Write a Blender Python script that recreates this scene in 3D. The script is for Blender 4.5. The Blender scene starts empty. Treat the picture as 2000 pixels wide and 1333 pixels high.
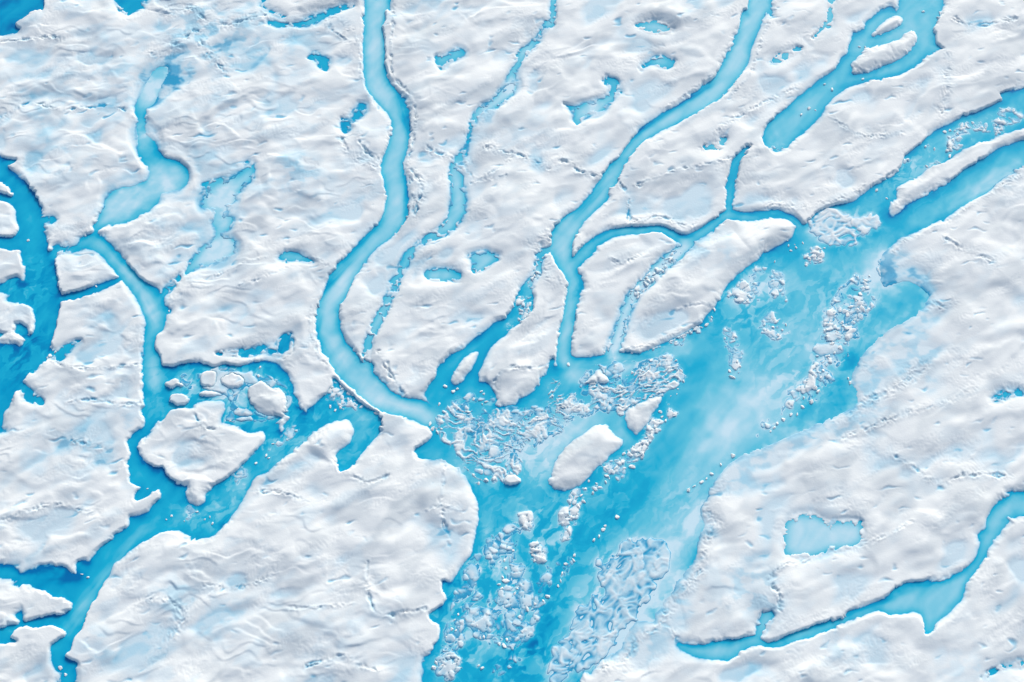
import bpy, math, random
import numpy as np
from mathutils import Vector

S = bpy.context.scene
C = S.collection
rnd = random.Random(11)

# ------------------------------------------------------------------ camera, sky, sun, exposure
TILT = math.radians(21)          # the aircraft looks down, a little forward
DIST = 520.0
HALF = 200.0                     # half the width of ground in view, metres
cam_d = bpy.data.cameras.new("camera")
cam = bpy.data.objects.new("camera", cam_d)
C.objects.link(cam)
cam.location = (0, -DIST * math.sin(TILT), DIST * math.cos(TILT))
cam.rotation_euler = (TILT, 0, 0)
cam_d.sensor_width = 36
cam_d.lens = 36 * DIST / (2 * HALF)
cam_d.clip_start = 1
cam_d.clip_end = 30000
S.camera = cam

SUN_AZ, SUN_EL = math.radians(22), math.radians(33)     # azimuth from +y (picture top) to the right
w = bpy.data.worlds.new("World")
S.world = w
w.use_nodes = True
nt = w.node_tree
sky = nt.nodes.new("ShaderNodeTexSky")
sky.sky_type = 'NISHITA'
sky.sun_disc = False
sky.sun_elevation = SUN_EL
sky.sun_rotation = SUN_AZ
sky.altitude = 1200
sky.air_density = 1.0
sky.dust_density = 5.0
sky.ozone_density = 0.4
nt.nodes["Background"].inputs[1].default_value = 0.15
nt.links.new(sky.outputs[0], nt.nodes["Background"].inputs[0])
sd = bpy.data.lights.new("sun", 'SUN')
sd.energy = 2.0
sd.angle = math.radians(12)
sd.color = (1.0, 0.965, 0.92)
sun = bpy.data.objects.new("sun", sd)
C.objects.link(sun)
dv = Vector((math.sin(SUN_AZ) * math.cos(SUN_EL), math.cos(SUN_AZ) * math.cos(SUN_EL), math.sin(SUN_EL)))
sun.rotation_euler = dv.to_track_quat('Z', 'Y').to_euler()
S.view_settings.view_transform = 'Standard'
S.view_settings.look = 'None'
S.view_settings.exposure = 0.18
S.view_settings.gamma = 1.0

# ------------------------------------------------------------------ image pixels -> ground metres, along the camera rays
def gnd(px, py):
    """image pixel coordinates (2000 x 1333 over the frame) through the camera to metres on the ice"""
    px = np.asarray(px, float); py = np.asarray(py, float)
    u = (px - 1000) / 1000 * HALF / DIST
    v = (666.5 - py) / 1000 * HALF / DIST
    dy = v * math.cos(TILT) + math.sin(TILT)
    dz = v * math.sin(TILT) - math.cos(TILT)
    t = -cam.location.z / dz
    return u * t, cam.location.y + dy * t

STEP = 0.34
X0, X1, Y0, Y1 = -262.0, 262.0, -170.0, 200.0
NX = int((X1 - X0) / STEP) + 1
NY = int((Y1 - Y0) / STEP) + 1
gx = X0 + STEP * np.arange(NX)
gy = Y0 + STEP * np.arange(NY)
GX, GY = np.meshgrid(gx.astype(np.float32), gy.astype(np.float32))

# ------------------------------------------------------------------ noise, blur, rasters
def perlin(x, y, seed=0):
    xi = np.floor(x).astype(np.int32); yi = np.floor(y).astype(np.int32)
    xf = (x - xi).astype(np.float32); yf = (y - yi).astype(np.float32)
    tab = np.random.RandomState(seed).randint(0, 256, 256)
    perm = np.concatenate([tab, tab])
    ang = np.random.RandomState(seed + 77).rand(256).astype(np.float32) * 2 * np.pi
    cx, cy = np.cos(ang), np.sin(ang)
    u = xf * xf * xf * (xf * (xf * 6 - 15) + 10)
    v = yf * yf * yf * (yf * (yf * 6 - 15) + 10)
    def g(ox, oy):
        h = perm[(perm[(xi + ox) & 255] + yi + oy) & 255]
        return cx[h] * (xf - ox) + cy[h] * (yf - oy)
    a = g(0, 0); b = g(1, 0); c = g(0, 1); d = g(1, 1)
    return ((a + (b - a) * u) * (1 - v) + (c + (d - c) * u) * v) * 1.5
def fbm(x, y, seed, oct=3, gain=0.5):
    r = 0; a = 1.0; f = 1.0
    for k in range(oct):
        r = r + a * perlin(x * f, y * f, seed + k * 13); a *= gain; f *= 2.03
    return r
def rot(x, y, deg, sx, sy):
    c, s = math.cos(math.radians(deg)), math.sin(math.radians(deg))
    return (c * x + s * y) / sx, (-s * x + c * y) / sy
def blur(a, sig):
    sig /= STEP
    p = int(min(3 * sig + 2, 160))
    b = np.pad(a, p, mode='edge')
    fy = np.fft.fftfreq(b.shape[0])[:, None]; fx = np.fft.rfftfreq(b.shape[1])[None]
    k = np.exp(-2 * (np.pi * sig) ** 2 * (fx ** 2 + fy ** 2))
    r = np.fft.irfft2(np.fft.rfft2(b) * k, s=b.shape)
    return r[p:-p, p:-p].astype(np.float32)
def smooth(a, b, x):
    t = np.clip((x - a) / (b - a), 0, 1)
    return t * t * (3 - 2 * t)
def catmull(P, n=4, closed=True):
    P = np.array(P, float)
    m = len(P); out = []
    rng = range(m) if closed else range(m - 1)
    for i in rng:
        if closed: p0, p1, p2, p3 = P[(i - 1) % m], P[i], P[(i + 1) % m], P[(i + 2) % m]
        else: p0, p1, p2, p3 = P[max(i - 1, 0)], P[i], P[i + 1], P[min(i + 2, m - 1)]
        for k in range(n):
            t = k / n
            out.append(0.5 * (2 * p1 + (p2 - p0) * t + (2 * p0 - 5 * p1 + 4 * p2 - p3) * t * t + (3 * p1 - p0 - 3 * p2 + p3) * t ** 3))
    if not closed: out.append(P[-1])
    return np.array(out)
def extend(P):
    """channels that leave the image frame run on to the edge of the detailed ground"""
    Q = []
    for p in P:
        x, y = p[0], p[1]
        if x <= -50: x = -420
        if x >= 2050: x = 2420
        if y <= -20: y = -330
        if y >= 1390: y = 1700
        Q.append((x, y) + tuple(p[2:]))
    return Q
def raster_poly(P, n=4):
    P = catmull(extend(P), n)
    x, y = gnd(P[:, 0], P[:, 1])
    m = np.zeros((NY, NX), bool)
    x2, y2 = np.roll(x, -1), np.roll(y, -1)
    j0 = max(0, int((y.min() - Y0) / STEP)); j1 = min(NY - 1, int((y.max() - Y0) / STEP) + 1)
    for j in range(j0, j1 + 1):
        Y = gy[j]
        c = (y <= Y) != (y2 <= Y)
        if not c.any(): continue
        xs = np.sort(x[c] + (Y - y[c]) / (y2[c] - y[c]) * (x2[c] - x[c]))
        for a, b in zip(xs[::2], xs[1::2]):
            ia = max(0, int(math.ceil((a - X0) / STEP))); ib = min(NX - 1, int((b - X0) / STEP))
            if ib >= ia: m[j, ia:ib + 1] = True
    return m
def raster_stroke(P, field=False, n=4):
    """P: (x, y, width) in image pixels. Mask, or distance minus half width."""
    Q = catmull(extend(P), n, closed=False)
    x, y = gnd(Q[:, 0], Q[:, 1])
    x2, _ = gnd(Q[:, 0] + 10, Q[:, 1])
    r = np.maximum(Q[:, 2], 1.5) * (x2 - x) / 10 / 2
    out = np.full((NY, NX), 99.0, np.float32)
    pad = 8.0
    for k in range(len(x) - 1):
        rr = max(r[k], r[k + 1]) + pad
        a0 = max(0, int((min(x[k], x[k + 1]) - rr - X0) / STEP)); a1 = min(NX, int((max(x[k], x[k + 1]) + rr - X0) / STEP) + 1)
        b0 = max(0, int((min(y[k], y[k + 1]) - rr - Y0) / STEP)); b1 = min(NY, int((max(y[k], y[k + 1]) + rr - Y0) / STEP) + 1)
        if a1 <= a0 or b1 <= b0: continue
        sx, sy = GX[b0:b1, a0:a1], GY[b0:b1, a0:a1]
        dx, dy = x[k + 1] - x[k], y[k + 1] - y[k]
        t = np.clip(((sx - x[k]) * dx + (sy - y[k]) * dy) / (dx * dx + dy * dy + 1e-9), 0, 1)
        d = np.hypot(sx - x[k] - t * dx, sy - y[k] - t * dy) - (r[k] + (r[k + 1] - r[k]) * t)
        out[b0:b1, a0:a1] = np.minimum(out[b0:b1, a0:a1], d)
    return out if field else out < 0
def edt(mask, R=46):
    """distance (cells) from every cell to the nearest True cell, capped at R"""
    big = np.float32(R + 1)
    d = np.where(mask, 0, big).astype(np.float32)
    for i in range(1, NX): d[:, i] = np.minimum(d[:, i], d[:, i - 1] + 1)
    for i in range(NX - 2, -1, -1): d[:, i] = np.minimum(d[:, i], d[:, i + 1] + 1)
    d = np.minimum(d, big) ** 2
    out = d.copy()
    for k in range(1, R + 1):
        out[k:] = np.minimum(out[k:], d[:-k] + k * k)
        out[:-k] = np.minimum(out[:-k], d[k:] + k * k)
    return np.minimum(np.sqrt(out), big)
def components(mask):
    par = []
    def find(a):
        while par[a] != a:
            par[a] = par[par[a]]; a = par[a]
        return a
    lab = np.full(mask.shape, -1, np.int32)
    prev = []
    for j in range(mask.shape[0]):
        row = np.concatenate([[0], mask[j].astype(np.int8), [0]])
        e = np.flatnonzero(np.diff(row))
        cur = []
        p = 0
        for a, b in zip(e[::2], e[1::2]):
            i = len(par); par.append(i)
            while p < len(prev) and prev[p][1] <= a: p += 1
            q = p
            while q < len(prev) and prev[q][0] < b:
                ra, rb = find(i), find(prev[q][2])
                if ra != rb: par[max(ra, rb)] = min(ra, rb)
                q += 1
            cur.append((a, b, i)); lab[j, a:b] = i
        prev = cur
    roots = np.array([find(i) for i in range(len(par))], np.int32)
    ok = lab >= 0
    lab[ok] = roots[lab[ok]]
    return lab

def facets(x, y, seed, k=7.0):
    """tilted facets with soft creases between them"""
    xi = np.floor(x).astype(np.int32); yi = np.floor(y).astype(np.int32)
    R_ = np.random.RandomState(seed).rand(64, 64, 5).astype(np.float32)
    ws = np.zeros(x.shape, np.float32); vs = ws.copy()
    for oy in (-1, 0, 1):
        for ox in (-1, 0, 1):
            c = R_[(yi + oy) & 63, (xi + ox) & 63]
            dx = (x - (xi + ox) - c[..., 0]).astype(np.float32); dy = (y - (yi + oy) - c[..., 1]).astype(np.float32)
            wt = np.exp(-k * np.hypot(dx, dy)); wt *= wt
            vs += wt * (c[..., 2] - .5 + (c[..., 3] - .5) * 1.3 * dx + (c[..., 4] - .5) * 1.6 * dy); ws += wt
    return vs / ws
# ------------------------------------------------------------------ meltwater channels, outlines traced by eye in image pixels
river_a = [(713,-40),(713,0),(711,30),(710,60),(709,100),(710,130),(711,150),(716,172),(728,190),(742,205),(758,225),(767,245),(765,262),(760,278),(754,295),(748,310),(744,333),(748,350),(752,365),(755,385),(752,405),(748,422),(738,437),(722,453),(705,470),(690,487),(675,503),(660,518),(648,535),(638,555),(630,575),(624,595),(620,612),(618,635),(618,655),(625,670),(632,690),(642,708),(652,722),(665,738),(680,753),(695,767),(712,781),(730,795),(752,806),(768,812),(790,817),(812,822),(830,832),(850,825),(848,805),(840,792),(825,783),(800,779),(780,772),(762,763),(748,748),(735,735),(722,722),(708,708),(695,692),(682,676),(672,663),(667,650),(664,635),(662,612),(663,600),(670,590),(678,577),(684,560),(690,548),(700,532),(712,515),(724,497),(735,485),(750,473),(765,463),(775,452),(785,443),(792,430),(796,412),(797,395),(796,375),(792,350),(787,333),(788,315),(793,298),(798,280),(801,262),(800,245),(799,230),(797,215),(791,197),(782,185),(772,172),(762,160),(755,145),(752,130),(752,110),(751,80),(748,60),(752,35),(757,15),(763,0),(765,-40)]
river_b = [(1468,-30),(1462,0),(1455,18),(1447,30),(1445,50),(1438,70),(1430,90),(1417,115),(1408,130),(1400,145),(1392,155),(1370,170),(1345,190),(1325,205),(1300,218),(1280,232),(1255,250),(1240,265),(1228,280),(1217,295),(1207,310),(1195,320),(1183,333),(1172,352),(1160,370),(1148,385),(1130,405),(1110,420),(1095,430),(1085,445),(1075,460),(1077,480),(1079,500),(1088,520),(1100,535),(1108,550),(1106,575),(1103,600),(1098,625),(1092,650),(1090,670),(1087,700),(1090,720),(1100,738),(1112,748),(1130,752),(1145,742),(1165,722),(1190,740),(1230,728),(1270,712),(1300,700),(1345,690),(1340,655),(1310,667),(1275,682),(1250,691),(1228,692),(1215,690),(1200,685),(1185,693),(1165,697),(1140,700),(1120,697),(1114,685),(1116,668),(1119,650),(1122,630),(1124,610),(1128,590),(1135,570),(1140,560),(1135,545),(1130,533),(1125,515),(1117,498),(1118,480),(1122,465),(1130,450),(1140,435),(1155,420),(1170,405),(1185,390),(1190,375),(1203,360),(1212,340),(1220,325),(1228,310),(1240,295),(1255,280),(1275,265),(1300,252),(1330,238),(1360,223),(1385,208),(1400,197),(1415,183),(1428,170),(1440,155),(1455,135),(1463,115),(1467,95),(1475,75),(1483,55),(1490,35),(1500,18),(1508,5),(1515,-30)]
stream_d = [(1126,512,22),(1145,490,24),(1165,472,20),(1190,458,17),(1220,451,17),(1250,450,16),(1275,447,15),(1295,449,16),(1312,458,18),(1335,468,18),(1360,460,18),(1385,445,18),(1405,430,17),(1420,420,20),(1440,421,20),(1460,424,18),(1490,420,18),(1520,418,15),(1545,427,13),(1562,441,12),(1582,458,12),(1605,475,14)]
stream_d2 = [(1422,420,14),(1424,395,12),(1428,360,15),(1433,333,16),(1440,312,14),(1450,298,12),(1462,288,6)]
chan_e = [(1757,-30),(1757,0),(1740,12),(1720,22),(1702,35),(1692,45),(1688,58),(1668,66),(1660,85),(1655,105),(1645,112),(1638,125),(1625,140),(1610,150),(1598,158),(1585,170),(1560,190),(1535,212),(1510,232),(1500,243),(1490,262),(1490,275),(1502,290),(1518,297),(1535,290),(1550,275),(1570,258),(1590,240),(1605,222),(1612,208),(1630,190),(1650,175),(1670,167),(1700,160),(1740,152),(1775,138),(1800,120),(1815,105),(1830,100),(1842,97),(1828,85),(1824,70),(1826,50),(1835,25),(1843,0),(1845,-30)]
north_bank = [(1575,437),(1590,420),(1610,408),(1640,400),(1670,393),(1685,380),(1715,358),(1750,338),(1762,322),(1770,303),(1800,280),(1828,255),(1860,240),(1885,226),(1910,218),(1940,205),(1960,195),(2000,172),(2060,140)]
river_f = [(850,825),(842,795),(834,772),(850,740),(930,745),(957,752),(965,768),(970,790),(980,797),(1000,790),(1022,777),(1045,762),(1058,742),(1068,722),(1085,715),(1110,735),(1160,715),(1195,690),(1228,690),(1250,690),(1275,682),(1310,665),(1340,650),(1362,638),(1373,628),(1385,610),(1405,590),(1420,560),(1450,530),(1480,508),(1500,490),(1530,475),(1547,465),(1552,450),(1562,441)] + north_bank + [(2060,295),(2000,327),(1985,337),(1950,355),(1925,378),(1900,392),(1870,410),(1845,428),(1815,440),(1785,455),(1760,464),(1742,480),(1722,500),(1718,540),(1730,560),(1775,550),(1812,575),(1810,592),(1790,612),(1770,627),(1740,642),(1712,665),(1690,687),(1675,710),(1662,740),(1672,765),(1675,785),(1660,803),(1630,815),(1600,830),(1565,843),(1535,855),(1500,870),(1470,882),(1440,895),(1415,915),(1400,935),(1388,955),(1375,980),(1367,1005),(1375,1025),(1365,1050),(1358,1090),(1342,1112),(1322,1135),(1305,1165),(1290,1188),(1278,1203),(1280,1215),(1250,1212),(1232,1228),(1220,1248),(1212,1270),(1190,1280),(1168,1297),(1150,1315),(1130,1335),(1090,1400),(818,1400),(825,1333),(828,1290),(843,1272),(857,1245),(858,1222),(845,1213),(838,1204),(845,1195),(866,1180),(872,1165),(863,1150),(865,1135),(880,1140),(905,1105),(918,1087),(925,1065),(930,1040),(936,1010),(934,985),(925,963),(918,945),(905,925),(885,907),(865,898),(840,897),(820,895),(812,883),(820,872),(836,862),(845,850),(838,836),(830,828)]
chan_s2 = [(1028,558),(1042,585),(1040,605),(1020,625),(1000,640),(985,655),(972,665),(955,685),(945,705),(935,730),(934,745),(920,765),(835,775),(838,755),(850,738),(858,715),(880,698),(905,680),(930,660),(950,645),(965,632),(985,622),(1000,605),(1010,578)]
chan_s2b = [(1082,482,16),(1068,488,13),(1056,502,13),(1048,530,14),(1038,552,13),(1025,572,16)]
chan_s2c = [(1080,703,8),(1071,730,14),(1063,760,16),(1055,785,18),(1040,798,14)]
stream_s1 = [(905,296,7),(886,325,13),(890,345,21),(895,375,22),(895,400,26),(888,425,28),(872,445,22),(855,455,14),(835,468,10),(815,480,10),(800,495,10),(790,515,14),(780,535,14),(770,555,14),(765,575,12),(752,600,14),(740,625,16),(728,645,16),(720,665,14),(716,690,12),(718,712,10),(724,726,8)]
stream_s0 = [(1092,-30,7),(1080,20,8),(1068,45,5),(1040,90,10),(1025,100,14),(1012,125,8),(1000,145,12),(998,165,17),(985,185,22),(965,203,14),(940,215,12),(925,235,8),(918,262,5),(912,285,5),(905,300,9)]
chan_rs = [(1345,476,20),(1318,500,19),(1292,520,20),(1268,545,21),(1243,572,19),(1226,600,19),(1216,630,17),(1206,660,22),(1195,690,24)]
chan_l3 = [(300,140),(328,135),(310,180),(300,205),(285,215),(282,235),(280,248),(290,265),(305,285),(320,305),(345,315),(365,330),(368,350),(360,365),(345,372),(330,375),(315,380),(310,395),(300,405),(285,415),(265,425),(240,437),(215,440),(195,447),(193,456),(205,465),(220,480),(240,505),(258,525),(275,545),(300,560),(316,573),(320,585),(322,600),(334,606),(325,620),(318,645),(305,655),(302,680),(312,692),(315,710),(322,740),(300,760),(280,740),(282,710),(280,680),(283,650),(285,625),(275,600),(265,580),(245,555),(235,543),(215,520),(195,497),(175,485),(150,480),(155,468),(170,460),(185,452),(185,440),(195,420),(205,400),(210,385),(230,370),(255,365),(270,360),(288,350),(292,333),(272,305),(270,280),(267,250),(270,235),(265,215),(270,195)]
chan_l4 = [(490,315),(495,345),(480,360),(465,375),(455,395),(445,410),(432,423),(455,430),(450,445),(437,452),(428,460),(455,470),(460,485),(450,497),(430,508),(410,517),(390,522),(365,532),(370,515),(378,505),(400,483),(420,468),(422,450),(418,430),(420,410),(398,405),(397,385),(410,375),(430,365),(445,350),(470,340),(485,330)]
chan_l4b = [(370,525,8),(352,542,7),(336,556,8),(322,572,12)]
river_l1 = [(-60,290),(0,308),(15,325),(30,340),(45,352),(60,365),(72,382),(80,410),(85,435),(90,465),(95,490),(105,510),(112,540),(118,575),(118,595),(112,625),(105,655),(95,685),(88,705),(75,718),(60,730),(45,745),(30,765),(20,790),(8,805),(2,835),(-20,850),(-60,900)]
chan_l2 = [(105,580,20),(125,583,14),(160,575,16),(200,560,14),(235,545,9),(248,538,9)]
chan_l2b = [(92,512,12),(100,500,14),(110,488,16),(125,490,10),(150,487,10),(172,470,14)]
chan_l2c = [(82,428,10),(100,430,14)]
inlet_l = [(95,690,16),(115,695,16),(130,680,14),(155,668,6)]
inlet_l2 = [(35,750,14),(60,775,18),(80,787,10)]
chan_n = [(282,730),(280,770),(283,790),(277,803),(283,830),(268,845),(250,860),(255,885),(251,905),(255,940),(276,952),(266,965),(266,978),(290,968),(310,955),(314,972),(298,988),(290,1000),(270,1008),(254,1010),(250,1030),(225,1047),(200,1067),(188,1080),(175,1097),(160,1095),(150,1100),(150,1120),(138,1120),(125,1108),(90,1108),(60,1113),(40,1118),(25,1107),(0,1102),(-60,1090),(-60,1125),(0,1131),(25,1143),(55,1143),(75,1150),(100,1163),(122,1168),(138,1175),(142,1187),(135,1195),(120,1199),(90,1203),(65,1210),(50,1215),(44,1210),(42,1195),(30,1202),(0,1225),(-60,1240),(-60,1275),(0,1258),(20,1245),(28,1232),(50,1222),(65,1227),(100,1220),(115,1226),(130,1238),(115,1250),(100,1262),(100,1282),(105,1300),(112,1312),(122,1320),(115,1345),(110,1400),(150,1400),(148,1335),(150,1310),(148,1293),(125,1282),(138,1270),(143,1250),(160,1228),(168,1205),(177,1180),(190,1165),(200,1143),(213,1122),(223,1103),(245,1083),(270,1063),(305,1045),(330,1035),(350,1038),(378,1053),(408,1050),(438,1026),(452,1008),(470,982),(485,955),(500,930),(520,922),(540,908),(555,893),(572,882),(590,862),(615,843),(640,828),(665,821),(682,822),(691,838),(688,858),(680,870),(660,882),(656,898),(660,912),(668,922),(690,905),(705,888),(722,868),(736,852),(745,832),(748,820),(733,806),(712,793),(695,779),(678,764),(662,748),(652,740),(650,752),(636,771),(620,786),(606,796),(598,806),(590,803),(580,786),(571,760),(564,736),(554,724),(543,714),(520,706),(490,709),(460,716),(440,711),(420,718),(400,711),(380,708),(355,712),(335,718),(318,715),(300,735)]
corner = [(-60,100),(0,70),(30,47),(60,28),(80,14),(86,-5),(86,-60),(-60,-60)]
stream_z = [(2060,930),(2000,960),(1975,965),(1950,980),(1935,998),(1928,1015),(1925,1030),(1910,1045),(1915,1060),(1910,1080),(1898,1100),(1880,1115),(1860,1125),(1835,1135),(1800,1137),(1770,1140),(1750,1150),(1730,1167),(1700,1180),(1670,1193),(1640,1208),(1600,1220),(1560,1232),(1525,1248),(1500,1257),(1485,1245),(1470,1238),(1430,1250),(1400,1253),(1370,1260),(1340,1258),(1322,1256),(1325,1266),(1345,1278),(1365,1285),(1400,1290),(1425,1290),(1445,1275),(1470,1264),(1490,1262),(1520,1265),(1560,1250),(1600,1240),(1640,1220),(1680,1205),(1715,1193),(1740,1200),(1770,1198),(1785,1195),(1800,1202),(1805,1220),(1808,1238),(1820,1235),(1830,1215),(1850,1200),(1865,1185),(1880,1165),(1885,1145),(1900,1125),(1915,1105),(1930,1075),(1950,1045),(1970,1020),(2000,1008),(2060,990)]
stream_z2 = [(1478,1245,12),(1495,1212,18),(1508,1197,8)]
pond_z = [(1533,1030),(1545,1015),(1560,1007),(1590,1007),(1605,1015),(1620,1022),(1640,1020),(1680,1020),(1680,1060),(1660,1067),(1620,1075),(1590,1085),(1560,1088),(1540,1085),(1533,1070)]
# body name, outline or centre line, low bank?, paleness of the water
WATER = [
 ('river', river_a, 0, .80), ('river', river_b, 0, .78), ('stream', stream_d, 0, .68), ('stream', stream_d2, 0, .55),
 ('river', chan_e, 0, .60), ('river', river_f, 0, .43), ('stream', chan_s2, 0, .42), ('stream', chan_s2b, 1, .6),
 ('stream', chan_s2c, 1, .4), ('stream', stream_s1, 1, .74), ('stream', stream_s0, 1, .92), ('stream', chan_rs, 1, .95),
 ('stream', chan_l3, 0, .58), ('stream', chan_l4, 1, .74), ('stream', chan_l4b, 1, .5), ('river', river_l1, 0, .27),
 ('stream', chan_l2, 0, .25), ('stream', chan_l2b, 1, .35), ('stream', chan_l2c, 1, .35), ('stream', inlet_l, 1, .3),
 ('stream', inlet_l2, 1, .2), ('river', chan_n, 0, .30), ('river', corner, 0, .12), ('stream', stream_z, 0, .72),
 ('stream', stream_z2, 1, .8), ('meltwater_pond', pond_z, 2, .90),
 ('meltwater_pond', [(602,114),(612,103),(620,104),(626,112),(638,117),(641,122),(639,138),(628,132),(618,118)], 1, .35),
 ('meltwater_pond', [(850,112),(860,110),(870,110),(885,100),(895,94),(905,100),(908,108),(895,115),(880,120),(872,125),(870,136),(858,133),(856,120)], 1, .62),
 ('meltwater_pond', [(688,218),(700,212),(703,202),(714,204),(712,220),(700,232),(693,236),(686,226)], 1, .2),
 ('meltwater_pond', [(668,230),(680,237),(682,250),(673,262),(668,246)], 1, .1),
 ('stream', [(529,46,8),(545,51,10),(560,50,6),(590,47,8),(615,38,16),(636,28,12),(665,17,10),(688,12,6)], 1, .45),
 ('meltwater_pond', [(1098,203),(1120,209),(1140,205),(1155,201),(1180,190),(1195,180),(1202,186),(1198,197),(1185,205),(1180,215),(1155,222),(1140,230),(1128,243),(1121,238),(1120,218)], 1, .68),
 ('meltwater_pond', [(1183,158,12),(1199,163,16),(1201,176,8),(1212,182,6)], 1, .45),
 ('meltwater_pond', [(1250,132),(1265,122),(1280,112),(1295,109),(1312,118),(1320,122),(1305,134),(1290,132),(1275,125),(1260,130),(1252,140)], 1, .6),
 ('meltwater_pond', [(1240,52),(1255,46),(1290,44),(1313,60),(1295,67),(1270,63),(1255,57)], 2, .8),
 ('meltwater_pond', [(1372,292,6),(1400,286,12),(1416,270,8)], 2, .85),
 ('meltwater_pond', [(832,533),(850,525),(870,524),(886,530),(898,540),(895,547),(870,548),(840,548)], 1, .72),
 ('meltwater_pond', [(913,500),(925,495),(945,491),(965,498),(974,505),(960,515),(945,528),(930,533),(922,527),(935,514),(920,508)], 1, .72),
 ('meltwater_pond', [(545,503),(556,495),(580,496),(600,505),(612,513),(590,509),(560,510)], 1, .75),
 ('meltwater_pond', [(1943,782,8),(1962,772,13),(1985,768,9),(2010,775,5)], 1, .4),
 ('meltwater_pond', [(200,-20,20),(240,-6,34),(285,-14,20)], 1, .1),
 ('meltwater_pond', [(425,692,6),(455,690,12),(485,690,14),(520,682,12),(545,688,16),(556,668,20),(566,656,10)], 1, .1),
 ('meltwater_pond', [(400,362,10),(418,360,12),(435,352,10)], 1, .4),
 ('meltwater_pond', [(480,318,8),(492,322,8)], 1, .4),
 ('stream', [(1632,-30,14),(1622,20,10),(1612,45,7),(1590,75,4)], 2, .85),
 ('meltwater_pond', [(1560,96,8),(1535,110,14),(1510,122,9)], 2, .8),
 ('meltwater_pond', [(555,35,6),(515,15,3),(515,2,8)], 2, .4),
 ('meltwater_pond', [(1920,1325,5),(1938,1312,7),(1965,1300,7),(2000,1297,8),(2040,1288,8)], 2, .7),
]
# ice standing in the water (outlines)
ISLETS = [
 [(1702,68),(1712,55),(1730,40),(1750,32),(1760,35),(1763,45),(1755,53),(1740,60),(1720,68),(1705,72)],
 [(1662,125),(1670,115),(1685,105),(1690,95),(1700,92),(1730,85),(1760,75),(1775,65),(1785,60),(1792,70),(1791,85),(1780,100),(1765,112),(1745,122),(1720,133),(1700,140),(1680,145),(1665,143)],
 [(1735,410),(1743,424),(1755,415),(1775,400),(1800,385),(1830,370),(1860,352),(1880,335),(1900,322),(1925,307),(1950,291),(1975,282),(2000,275),(2045,255),(2045,225),(2000,250),(1960,262),(1930,275),(1905,280),(1885,290),(1862,305),(1845,317),(1815,328),(1795,345),(1770,355),(1752,368),(1750,385),(1740,395)],
 [(430,738),(452,730),(474,738),(476,752),(455,760),(436,754)],
 [(388,770),(402,763),(424,767),(436,773),(422,776),(398,776)],
 [(455,803),(476,798),(494,806),(488,814),(466,814)],
 [(1070,938),(1075,925),(1082,905),(1095,885),(1110,868),(1130,853),(1150,838),(1165,830),(1185,832),(1195,845),(1215,858),(1218,868),(1205,880),(1190,893),(1180,905),(1165,915),(1150,932),(1125,955),(1105,958),(1085,957),(1072,950)],
 [(1220,815),(1222,803),(1235,792),(1260,780),(1290,773),(1292,785),(1280,800),(1272,815),(1262,832),(1245,850),(1238,848),(1225,835)],
 [(1137,752),(1152,738),(1165,720),(1178,728),(1190,745),(1170,748)],
 [(882,745),(885,730),(895,715),(905,700),(918,690),(935,687),(932,700),(922,720),(912,735),(900,748),(888,753)],
 [(-44,350),(0,358),(10,362),(25,378),(22,385),(0,376),(-44,370)],
 [(-44,390),(5,393),(25,402),(32,415),(32,425),(36,450),(25,465),(10,465),(0,462),(-44,460)],
 [(-44,482),(20,490),(40,490),(40,500),(48,520),(50,545),(42,550),(33,540),(15,548),(5,555),(-44,555)],
 [(-44,572),(14,574),(20,580),(14,584),(22,590),(60,600),(68,625),(65,650),(55,655),(50,640),(30,630),(28,648),(10,650),(-44,648)],
 [(5,655),(30,650),(48,665),(40,678),(25,672),(-5,668)],
 [(340,800),(375,795),(395,783),(430,782),(442,786),(438,805),(432,825),(445,828),(470,835),(490,845),(512,842),(520,858),(505,875),(480,902),(450,930),(425,945),(412,956),(405,962),(400,980),(385,988),(370,982),(363,968),(362,951),(345,945),(330,935),(320,918),(295,911),(280,900),(270,886),(267,870),(288,851),(296,835),(318,820),(330,805)],
 [(485,760),(500,748),(515,745),(530,758),(545,760),(558,775),(562,795),(555,810),(540,815),(520,815),(500,800),(487,785)],
 [(392,732),(405,725),(418,725),(425,734),(420,752),(412,759),(405,755),(400,757),(392,750)],
 [(337,775),(355,770),(370,778),(365,790),(345,793),(335,785)],
 [(542,828),(550,818),(566,815),(560,826),(555,840),(550,846),(543,838)],
 [(325,752),(333,742),(348,742),(358,752),(345,758),(332,760)],
 [(1640,710),(1655,690),(1652,712),(1645,722)],
 [(1600,700),(1590,680),(1612,668),(1640,672),(1648,688),(1625,695)],
 [(985,935),(1005,928),(1018,938),(1008,948),(988,948)],
 [(1720,420),(1700,425),(1680,412),(1690,405),(1712,408)][:0],
]
ISLETS = [p for p in ISLETS if p]
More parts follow.
